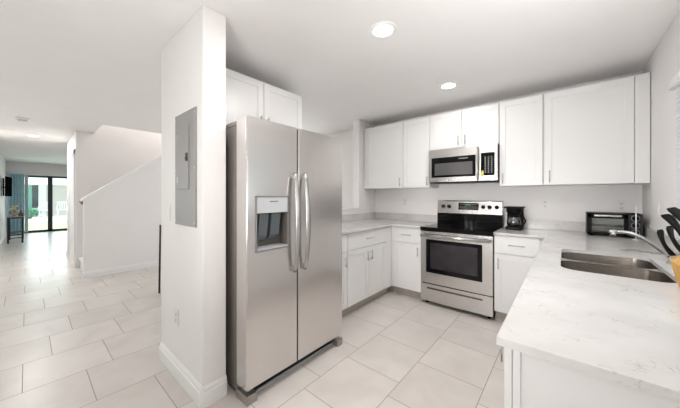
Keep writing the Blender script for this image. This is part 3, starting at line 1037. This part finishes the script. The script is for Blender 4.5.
for x in (-1.245, -1.172, -0.768, -0.697, -0.622):
    k = MB().lathe((x, yf(1.145), 1.145), [(0.023, 0.002), (0.023, -0.012), (0.019, -0.020), (0.018, -0.026), (0, -0.027)], 24, axis=1).box((x - 0.004, yf(1.145) - 0.034, 1.124), (x + 0.004, yf(1.145) - 0.018, 1.166), 0.0015)
    k.build('knob', M['black'], cp)
ds = MB().box((-1.055, yf(1.15) - 0.008, 1.106), (-0.818, yf(1.15) + 0.006, 1.193), 0.002).build('display', M['blackglass'], cp)
dg_ = MB()
yy = yf(1.15) - 0.0086
for x in (-0.965, -0.952, -0.935, -0.922):
    dg_.box((x, yy, 1.163), (x + 0.008, yy + 0.001, 1.180))
dg_.build('clock', M['green_led'], cp)
for x in (-1.035, -1.012, -0.99, -0.885, -0.863, -0.842):
    for z in (1.126, 1.142, 1.172):
        MB().box((x, yy, z), (x + 0.013, yy + 0.001, z + 0.003)).build('button', M['print'], cp)
# oven door
od = MB().box((RX0 + 0.002, RYF, 0.257), (RX1 - 0.002, 3.10, 0.868), 0.004).build('oven_door', M['steel_x'], rg)
MB().box((-1.262, RYF - 0.004, 0.383), (-0.662, RYF + 0.004, 0.772), 0.003).build('window_frame', M['blackglass'], od)
MB().box((-1.210, RYF - 0.0052, 0.435), (-0.706, RYF - 0.002, 0.735), 0.001).build('window', M['ovenglass'], od)
hb = MB().tube([(RX0 + 0.02, RYF - 0.048, 0.818), (RX1 - 0.02, RYF - 0.048, 0.818)], 0.0165, 16, flat=(0.75, 1.1))
for x in (RX0 + 0.045, RX1 - 0.045):
    hb.box((x - 0.016, RYF - 0.048, 0.806), (x + 0.016, RYF + 0.002, 0.830), 0.003)
hb.build('handle', M['handle_steel'], od)
vt = MB()
for i in range(3):
    x0 = RX0 + 0.10 + i * 0.19
    vt.box((x0, RYF - 0.0006, 0.850), (x0 + 0.15, RYF + 0.002, 0.856))
vt.build('vent_slots', M['slot'], od)
# drawer with recessed grip
dw = MB()
dw.box((RX0 + 0.002, RYF + 0.002, 0.045), (RX1 - 0.002, 3.10, 0.190), 0.002).box((RX0 + 0.002, RYF + 0.002, 0.208), (RX1 - 0.002, 3.10, 0.247), 0.002)
dw.box((RX0 + 0.002, RYF + 0.002, 0.188), (-1.252, 3.10, 0.210)).box((-0.660, RYF + 0.002, 0.188), (RX1 - 0.002, 3.10, 0.210))
dw = dw.build('drawer', M['steel_x'], rg)
MB().box((-1.253, RYF + 0.022, 0.188), (-0.659, RYF + 0.03, 0.210)).build('grip_recess', M['slot'], dw)
for x in (RX0 + 0.05, RX1 - 0.05):
    for y in (3.14, 3.62):
        MB().lathe((x, y, 0), [(0.018, 0), (0.018, 0.02), (0.012, 0.032)], 14).build('foot', M['black'], rg)

# ------------------------------------------------------------------ microwave
MX0, MX1, MYF, MZ0, MZ1 = -1.330, -0.565, 3.300, 1.438, 1.852
mw = thing('microwave', (-0.947, 3.5, MZ0), 'stainless over-the-range microwave under the short wall cabinet', 'microwave')
MB().box((MX0, MYF + 0.03, MZ0 + 0.004), (MX1, 3.695, MZ1), 0.002).build('body', M['dark'], mw)
md = MB().box((MX0, MYF, MZ0 + 0.012), (-0.765, MYF + 0.029, MZ1), 0.003).build('door', M['steel_x'], mw)
MB().box((-1.290, MYF - 0.003, 1.508), (-0.782, MYF + 0.003, 1.752), 0.002).build('door_frame', M['blackglass'], md)
MB().box((-1.250, MYF - 0.0042, 1.533), (-0.815, MYF - 0.002, 1.680), 0.001).build('window', M['mwglass'], md)
text_part('logo', 'FRIGIDAIRE', 0.020, (-0.915, MYF - 0.0034, 1.722), (PI / 2, 0, 0), M['print'], md)
mc = MB().box((-0.762, MYF, MZ0 + 0.012), (MX1, MYF + 0.029, MZ1), 0.003).build('control_panel', M['steel_x'], mw)
kp = MB().box((-0.728, MYF - 0.003, 1.508), (-0.592, MYF + 0.003, 1.762), 0.002).build('keypad', M['blackglass'], mc)
for r_ in range(9):
    for c_ in range(3):
        MB().box((-0.690 + c_ * 0.031, MYF - 0.0036, 1.540 + r_ * 0.021), (-0.676 + c_ * 0.031, MYF - 0.0028, 1.546 + r_ * 0.021)).build('button', M['print'], mc)
MB().box((-0.722, MYF - 0.0042, 1.515), (-0.700, MYF - 0.0028, 1.562)).build('sticker', M['yellow'], mc)
hp = [(-0.757, MYF - 0.014 - 0.026 * math.sin(PI * i / 12) ** 0.5, 1.468 + 0.365 * i / 12) for i in range(13)]
mh = MB().tube(hp, 0.0135, 12, flat=(1.2, 0.7))
for z in (1.478, 1.824):
    mh.box((-0.768, MYF - 0.018, z - 0.012), (-0.746, MYF + 0.002, z + 0.012), 0.002)
mh.build('handle', M['handle_steel'], md)
MB().box((MX0 + 0.02, MYF + 0.004, MZ0), (MX1 - 0.02, MYF + 0.03, MZ0 + 0.011)).build('vent', M['black'], mw)

# ------------------------------------------------------------------ coffee maker
cx, cy = -0.432, 3.46
cm = thing('coffee_maker', (cx, cy, ZT1), 'small black drip coffee maker with glass carafe right of the range', 'coffee maker')
MB().prism([(x, y) for x, y in rr(cx - 0.075, cx + 0.08, cy - 0.10, cy + 0.10, 0.03)], 2, ZT1, ZT1 + 0.035, 0.004).build('base', M['black'], cm)
MB().box((cx - 0.075, cy + 0.045, ZT1 + 0.03), (cx + 0.08, cy + 0.10, 1.10), 0.008).build('tower', M['black'], cm)
MB().lathe((cx, cy - 0.01, 1.072), [(0.045, 0), (0.062, 0.012), (0.070, 0.05), (0.074, 0.075), (0.066, 0.079)], 28).box((cx - 0.075, cy - 0.02, 1.10), (cx + 0.08, cy + 0.10, 1.150), 0.008).build('filter_basket', M['black'], cm)
MB().box((cx - 0.088, cy - 0.085, 1.147), (cx + 0.092, cy + 0.102, 1.164), 0.006).build('lid', M['black'], cm)
ca = MB().lathe((cx, cy - 0.02, ZT1 + 0.036), [(0.055, 0), (0.066, 0.02), (0.068, 0.05), (0.058, 0.09), (0.046, 0.112), (0.043, 0.112), (0.055, 0.088), (0.065, 0.05), (0.063, 0.022), (0, 0.004)], 32).build('carafe', M['clearglass'], cm)
MB().lathe((cx, cy - 0.02, ZT1 + 0.036), [(0.047, 0.108), (0.050, 0.116), (0.030, 0.124), (0, 0.124)], 28).build('carafe_lid', M['black'], ca)
MB().tube([(cx + 0.045, cy - 0.045, ZT1 + 0.145), (cx + 0.095, cy - 0.065, ZT1 + 0.140), (cx + 0.108, cy - 0.07, ZT1 + 0.105), (cx + 0.098, cy - 0.066, ZT1 + 0.07), (cx + 0.066, cy - 0.045, ZT1 + 0.062)], 0.0075, 10).build('carafe_handle', M['black'], ca)

# ------------------------------------------------------------------ toaster oven
TX0, TX1, TY0, TY1, TZ0, TZ1 = 0.150, 0.500, 3.385, 3.63, 0.926, 1.124
to = thing('toaster_oven', ((TX0 + TX1) / 2, 3.5, ZT1), 'black toaster oven with glass door in the right counter corner', 'toaster oven')
sh = MB().box((TX0, TY0 + 0.01, TZ1 - 0.014), (TX1, TY1, TZ1), 0.004).box((TX0, TY0 + 0.01, TZ0), (TX1, TY1, TZ0 + 0.014), 0.003)
sh.box((TX0, TY0 + 0.01, TZ0), (TX0 + 0.012, TY1, TZ1), 0.003).box((0.412, TY0 + 0.01, TZ0), (TX1, TY1, TZ1), 0.003).box((TX0, TY1 - 0.01, TZ0), (TX1, TY1, TZ1))
sh.build('shell', M['black'], to)
ln = MB().box((TX0 + 0.013, TY1 - 0.02, TZ0 + 0.015), (0.411, TY1 - 0.011, TZ1 - 0.015)).box((TX0 + 0.013, TY0 + 0.02, TZ0 + 0.0145), (0.411, TY1 - 0.011, TZ0 + 0.019))
ln.build('lining', M['toasterin'], to)
rk = MB()
for i in range(14):
    x = TX0 + 0.022 + i * 0.0285
    if x < 0.405:
        rk.tube([(x, TY0 + 0.03, 1.005), (x, TY1 - 0.02, 1.005)], 0.0016, 6)
for y in (TY0 + 0.03, TY0 + 0.1, TY1 - 0.025):
    rk.tube([(TX0 + 0.014, y, 1.004), (0.410, y, 1.004)], 0.0022, 6)
rk.build('rack', M['racksteel'], to)
MB().box((TX0 + 0.02, TY0 + 0.035, 0.966), (0.405, TY1 - 0.03, 0.974), 0.002).build('tray', M['racksteel'], to)
fd = MB().box((TX0 + 0.002, TY0 - 0.004, TZ0 + 0.004), (TX0 + 0.032, TY0 + 0.010, TZ1 - 0.008), 0.002).box((0.386, TY0 - 0.004, TZ0 + 0.004), (0.412, TY0 + 0.010, TZ1 - 0.008), 0.002)
fd.box((TX0 + 0.002, TY0 - 0.004, TZ1 - 0.046), (0.412, TY0 + 0.010, TZ1 - 0.008), 0.002).box((TX0 + 0.002, TY0 - 0.004, TZ0 + 0.004), (0.412, TY0 + 0.010, TZ0 + 0.026), 0.002)
fd = fd.build('door', M['black'], to)
MB().box((TX0 + 0.03, TY0, TZ0 + 0.024), (0.388, TY0 + 0.004, TZ1 - 0.044)).build('pane', M['ovenpane'], fd)
hh = MB().box((TX0 + 0.045, TY0 - 0.036, TZ1 - 0.030), (0.372, TY0 - 0.024, TZ1 - 0.012), 0.004)
for x in (TX0 + 0.06, 0.357):
    hh.box((x - 0.006, TY0 - 0.028, TZ1 - 0.026), (x + 0.006, TY0, TZ1 - 0.016))
hh.build('handle', M['handle_steel'], fd)
pn = MB().box((0.414, TY0 - 0.002, TZ0 + 0.002), (TX1 - 0.001, TY0 + 0.011, TZ1 - 0.004), 0.002).build('control_panel', M['dark'], to)
for z in (0.963, 1.025, 1.087):
    MB().lathe((0.455, TY0 - 0.001, z), [(0.020, 0.0), (0.019, -0.013), (0.012, -0.020), (0, -0.020)], 20, axis=1).box((0.4525, TY0 - 0.024, z - 0.016), (0.4575, TY0 - 0.014, z + 0.016)).build('knob', M['black'], pn)
    rg_ = MB().lathe((0.455, TY0 - 0.0015, z), [(0.026, 0.0), (0.026, -0.0012), (0.024, -0.0012), (0.024, 0)], 24, axis=1)
    rg_.build('dial_print', M['print'], pn)
for x in (TX0 + 0.03, TX1 - 0.03):
    for y in (TY0 + 0.035, TY1 - 0.03):
        MB().lathe((x, y, ZT1), [(0.012, 0), (0.014, 0.013)], 12).build('foot', M['black'], to)
wd = thing('upright_rod', (0.444, 3.28, ZT1), 'slim white upright rod standing before the toaster oven controls', 'rod')  # unidentified upright rod, modelled from its outline only
MB().lathe((0.444, 3.28, ZT1), [(0.022, 0), (0.022, 0.004), (0.006, 0.007)], 20).build('base', M['white'], wd)
MB().tube([(0.444, 3.28, ZT1 + 0.004), (0.444, 3.28, 1.195)], 0.0042, 10).build('rod', M['white'], wd)

# ------------------------------------------------------------------ knife block and knives
KB = [(0.344, ZT1), (0.479, ZT1), (0.424, 1.115), (0.322, 1.020)]
kb = thing('knife_block', (0.40, 1.65, ZT1), 'pale wooden knife block at the right edge of the sink counter', 'knife block')
MB().prism(KB, 1, 1.585, 1.695, 0.003).build('block', M['wood'], kb)
slant = Vector((0.420 - 0.318, 0, 1.115 - 1.020))
kdir = Vector((-0.29, 0, 0.957)).normalized()


def knife(s, y, L_, w, label, hook):
    b = Vector((0.322, y, 1.020)) + slant * s
    t = thing('kitchen_knife', b, label, 'knife', 'black-handled knives in the block')
    side = Vector((kdir.z, 0, -kdir.x))
    n = 12
    loops = []
    for i in range(n + 1):
        q = i / n
        c = b + kdir * (0.012 + L_ * q) + side * (-0.010 * math.sin(q * PI) + hook * (q ** 3))
        ww = w * (0.78 + 0.28 * math.cos(q * 2 * PI) * 0.6 + 0.2 * q)
        if q > 0.93:
            ww *= 0.72
        th = 0.0085
        loops.append([tuple(c + side * ww * math.cos(a) + Vector((0, 1, 0)) * th * math.sin(a)) for a in [2 * PI * j / 14 for j in range(14)]])
    MB().loft(loops, True, True).build('handle', M['black'], t)
    MB().loft([[tuple(b + kdir * e + side * w * 0.75 * sx + Vector((0, 1, 0)) * 0.004 * sy) for sx, sy in ((-1, -1), (1, -1), (1, 1), (-1, 1))] for e in (0.0005, 0.016)], True, True, False).build('bolster', M['handle_steel'], t)
    return t


knife(0.10, 1.683, 0.106, 0.0095, 'short black knife handle leftmost in the front row of the block', -0.004)
knife(0.30, 1.660, 0.106, 0.0095, 'short black knife handle second in the front row of the block', -0.004)
knife(0.56, 1.676, 0.136, 0.0145, 'large black hooked knife handle left in the back row of the block', -0.032)
knife(0.72, 1.650, 0.150, 0.0145, 'large black hooked knife handle highest at the back of the block', -0.034)


# ------------------------------------------------------------------ outlets, switches, breaker panel
def outlet(T, a, z, label, two=True, w=0.07, h=0.115):
    p = T(a, 0, z)
    t = thing('wall_outlet', p, label, 'outlet')
    MB(T).box((a - w / 2, 0.0005, z - h / 2), (a + w / 2, 0.006, z + h / 2), 0.002).build('cover_plate', M['plate'], t)
    for s in (-1, 1):
        zc = z + s * 0.022
        f = MB(T).box((a - 0.017, 0.005, zc - 0.017), (a + 0.017, 0.0085, zc + 0.017), 0.003).build('socket', M['plate'], t)
        sl_ = MB(T).box((a - 0.009, 0.0082, zc - 0.003), (a - 0.0055, 0.0088, zc + 0.010)).box((a + 0.0055, 0.0082, zc - 0.003), (a + 0.009, 0.0088, zc + 0.010)).box((a - 0.003, 0.0082, zc - 0.012), (a + 0.003, 0.0088, zc - 0.007))
        sl_.build('slots', M['slot'], f)
    return t


def switch(T, a, z, label):
    p = T(a, 0, z)
    t = thing('light_switch', p, label, 'switch')
    MB(T).box((a - 0.035, 0.0005, z - 0.0575), (a + 0.035, 0.006, z + 0.0575), 0.002).build('cover_plate', M['plate'], t)
    MB(T).box((a - 0.016, 0.005, z - 0.033), (a + 0.016, 0.010, z + 0.033), 0.002).build('rocker', M['trim'], t)
    return t


TW = F_back(YB)
outlet(TW, -1.854, 1.187, 'white wall outlet above the counter left of the range')
outlet(TW, -0.176, 1.190, 'white wall outlet between coffee maker and toaster oven')
outlet(TW, 0.407, 1.184, 'white wall outlet just above the toaster oven')
switch(F_right(XR), 3.10, 1.182, 'white rocker switch on the right wall near the window')
TS = F_back(0.69)
outlet(TS, -2.105, 0.421, 'white wall outlet low on the stub wall below the breaker panel')
switch(TS, -2.27, 1.153, 'white rocker switch on the stub wall left of the breaker panel')
switch(F_right(SX1 * -1) if False else (lambda a, d, z: (OPX0 + d, a, z)), 0.80, 1.40, 'white rocker switch on the far stairwell wall')
pnl = thing('breaker_panel', (-1.938, 0.688, 1.08), 'grey metal breaker panel flush on the white stub wall', 'breaker panel')
MB(TS).box((-2.112, 0.0005, 1.082), (-1.764, 0.010, 1.840), 0.003).build('cover', M['panelgrey'], pnl)
pdr = MB(TS).box((-2.046, 0.010, 1.325), (-1.858, 0.016, 1.747), 0.003).build('door', M['panelgrey'], pnl)
MB(TS).box((-1.900, 0.0155, 1.508), (-1.868, 0.021, 1.562), 0.002).box((-1.895, 0.021, 1.520), (-1.875, 0.024, 1.535)).build('latch', M['dark'], pdr)
hn = MB(TS)
for z in (1.39, 1.68):
    hn.box((-2.052, 0.010, z - 0.02), (-2.044, 0.018, z + 0.02), 0.001)
hn.build('hinge', M['nickel'], pdr)
sc_ = MB(TS)
for a in (-2.098, -1.778):
    for z in (1.11, 1.46, 1.81):
        sc_.box((a - 0.004, 0.009, z - 0.004), (a + 0.004, 0.012, z + 0.004), 0.001)
sc_.build('screws', M['nickel'], pnl)


# ------------------------------------------------------------------ ceiling lights
def downlight(x, y, label, power, col=(1, 0.985, 0.97), z=ZC):
    t = thing('ceiling_light', (x, y, z), label, 'ceiling light', 'recessed ceiling lights')
    MB().lathe((x, y, z), [(0.095, 0), (0.095, -0.004), (0.085, -0.009), (0.066, -0.006), (0.066, 0)], 40).build('trim_ring', M['trim'], t)
    MB().lathe((x, y, z), [(0.066, -0.001), (0.066, -0.005), (0, -0.007)], 40).build('lens', M['lens'], t)
    d = bpy.data.lights.new('downlight', 'AREA')
    d.shape = 'DISK'
    d.size = 0.13
    d.energy = power
    d.color = col
    lo = bpy.data.objects.new('downlight', d)
    COL.objects.link(lo)
    lo.parent = t
    lo.location = (0, 0, -0.012)
    return t


downlight(-0.974, 1.611, 'round recessed ceiling light nearest the viewer above the kitchen floor', 14, (1, 0.985, 0.97))
downlight(-0.940, 2.866, 'round recessed ceiling light in front of the microwave cabinets', 4.5, (1, 0.985, 0.97))
downlight(-0.99, 0.356, 'round recessed ceiling light out of view above the near counter end', 3, (1, 0.985, 0.97))
downlight(-7.80, 0.08, 'round recessed ceiling light far down the hall', 21, (1, 0.99, 0.97))
downlight(-3.6, -1.6, 'round recessed ceiling light added out of view behind the hall', 16)  # unseen lamp added to light the near room
downlight(-1.0, -1.6, 'round recessed ceiling light added out of view behind the kitchen', 2)  # likewise added, behind the viewer
downlight(-3.6, 2.4, 'round recessed ceiling light added out of view beyond the half wall', 3.5)  # added lamp for the room past the half wall
downlight(-10.9, 2.2, 'round recessed ceiling light added out of view beyond the hall block', 20, (0.95, 0.98, 1.0))  # added unseen lamp, lifts the wall above the slider
downlight(-6.2, 2.2, 'round recessed ceiling light added out of view high above the stair', 22, z=4.0)  # lamp added to brighten the dark stairwell wall
sm = thing('smoke_detector', (-6.16, -0.04, ZC), 'round white smoke detector on the hall ceiling', 'smoke detector')
MB().lathe((-6.16, -0.04, ZC), [(0.072, 0), (0.072, -0.018), (0.060, -0.034), (0.03, -0.040), (0, -0.040)], 32).build('housing', M['trim'], sm)
MB().lathe((-6.16, -0.04, ZC), [(0.052, -0.030), (0.052, -0.041), (0.026, -0.043), (0.026, -0.030)], 28).build('vent', M['grey'], sm)

# ------------------------------------------------------------------ hall furniture
tv = thing('television', (-11.85, -0.33, 1.53), 'flat black television on a wall bracket over the console table', 'television')


def TT(a, d, z):      # the set stands a little turned on its bracket
    c, q = math.cos(math.radians(-3.8)), math.sin(math.radians(-3.8))
    return (-11.85 + a * c - d * q, -0.33 + a * q + d * c, z)


MB(TT).box((-0.45, -0.022, 1.27), (0.45, 0.018, 1.81), 0.005).build('housing', M['matteblack'], tv)
MB(TT).box((-0.44, 0.0175, 1.285), (0.44, 0.020, 1.80)).build('screen', M['matteblack'], tv)
MB().box((-12.75, -0.448, 1.28), (-12.25, -0.435, 1.80), 0.002).tube([(-12.5, -0.405, 1.53), (-12.2, -0.385, 1.53), (-11.95, -0.352, 1.53)], 0.026, 10).build('wall_bracket', M['matteblack'], tv)
tb = thing('console_table', (-11.85, -0.2, 0), 'narrow console table with black metal legs against the hall wall', 'table')
tx0, tx1, ty0, ty1 = -12.35, -11.36, -0.345, -0.06
MB().box((tx0, ty0, 0.70), (tx1, ty1, 0.725), 0.003).build('tabletop', M['tabletop'], tb)
for x in (tx0 + 0.018, tx1 - 0.018):
    for y in (ty0 + 0.018, ty1 - 0.018):
        MB().box((x - 0.017, y - 0.017, 0), (x + 0.017, y + 0.017, 0.70)).build('leg', M['blackmetal'], tb)
for z in (0.13, 0.21):
    MB().box((tx1 - 0.03, ty0 + 0.03, z), (tx1 - 0.008, ty1 - 0.03, z + 0.022)).box((tx0 + 0.008, ty0 + 0.03, z), (tx0 + 0.03, ty1 - 0.03, z + 0.022)).build('stretcher', M['blackmetal'], tb)
MB().box((tx0 + 0.03, ty0 + 0.02, 0.665), (tx1 - 0.03, ty1 - 0.02, 0.70)).build('apron', M['blackmetal'], tb)
vs_ = thing('flower_vase', (-11.6, -0.22, 0.725), 'tan vase of cream dried flowers on the console table', 'vase')
MB().lathe((-11.6, -0.22, 0.725), [(0.03, 0), (0.048, 0.03), (0.045, 0.07), (0.024, 0.11), (0.028, 0.125), (0.02, 0.12)], 20).build('vase', M['vase'], vs_)
st, pe = MB(), MB()
for i in range(9):
    a = i * 2.4
    e = (-11.6 + 0.07 * math.cos(a), -0.22 + 0.07 * math.sin(a), 0.93 + 0.07 * math.sin(i * 1.7))
    st.tube([(-11.6, -0.22, 0.80), ((-11.6 + e[0]) / 2, (-0.22 + e[1]) / 2, 0.87), e], 0.003, 5)
    pe.lathe(e, [(0, -0.02), (0.026, -0.008), (0.034, 0.008), (0.02, 0.022), (0, 0.026)], 9)
st.build('stems', M['leaf'], vs_)
pe.build('blooms', M['petal'], vs_)
fg = thing('ornament', (-11.43, -0.105, 0.726), 'dark brown ornament right of the vase on the console table', 'ornament')
MB().lathe((-11.43, -0.105, 0.726), [(0.035, 0), (0.042, 0.02), (0.045, 0.06), (0.03, 0.095), (0.014, 0.12), (0.022, 0.14), (0.012, 0.16), (0, 0.165)], 18).build('body', M['ceramic'], fg)
MB().tube([(-11.43, -0.14, 0.80), (-11.43, -0.165, 0.775), (-11.43, -0.14, 0.745)], 0.008, 8).build('handle', M['ceramic'], fg)

# black chair showing past the stub wall
chx, chy = -3.845, 1.37
ch = thing('dining_chair', (chx, chy, 0), 'black slim-legged chair mostly hidden behind the stub wall', 'chair')
for sx, sy in ((-1, -1), (1, -1), (-1, 1), (1, 1)):
    MB().tube([(chx + 0.24 * sx, chy + 0.24 * sy, 0), (chx + 0.19 * sx, chy + 0.21 * sy, 0.46)] if sx > 0 else
              [(chx + 0.24 * sx, chy + 0.24 * sy, 0), (chx + 0.234 * sx, chy + 0.236 * sy, 0.46), (chx + 0.226 * sx, chy + 0.232 * sy, 0.90)], 0.0115, 10).build('leg', M['blackmetal'], ch)
MB().box((chx - 0.21, chy - 0.22, 0.44), (chx + 0.22, chy + 0.22, 0.475), 0.012).build('seat', M['black'], ch)
MB().box((chx - 0.238, chy - 0.15, 0.68), (chx - 0.222, chy + 0.23, 0.88), 0.008).build('backrest', M['black'], ch)
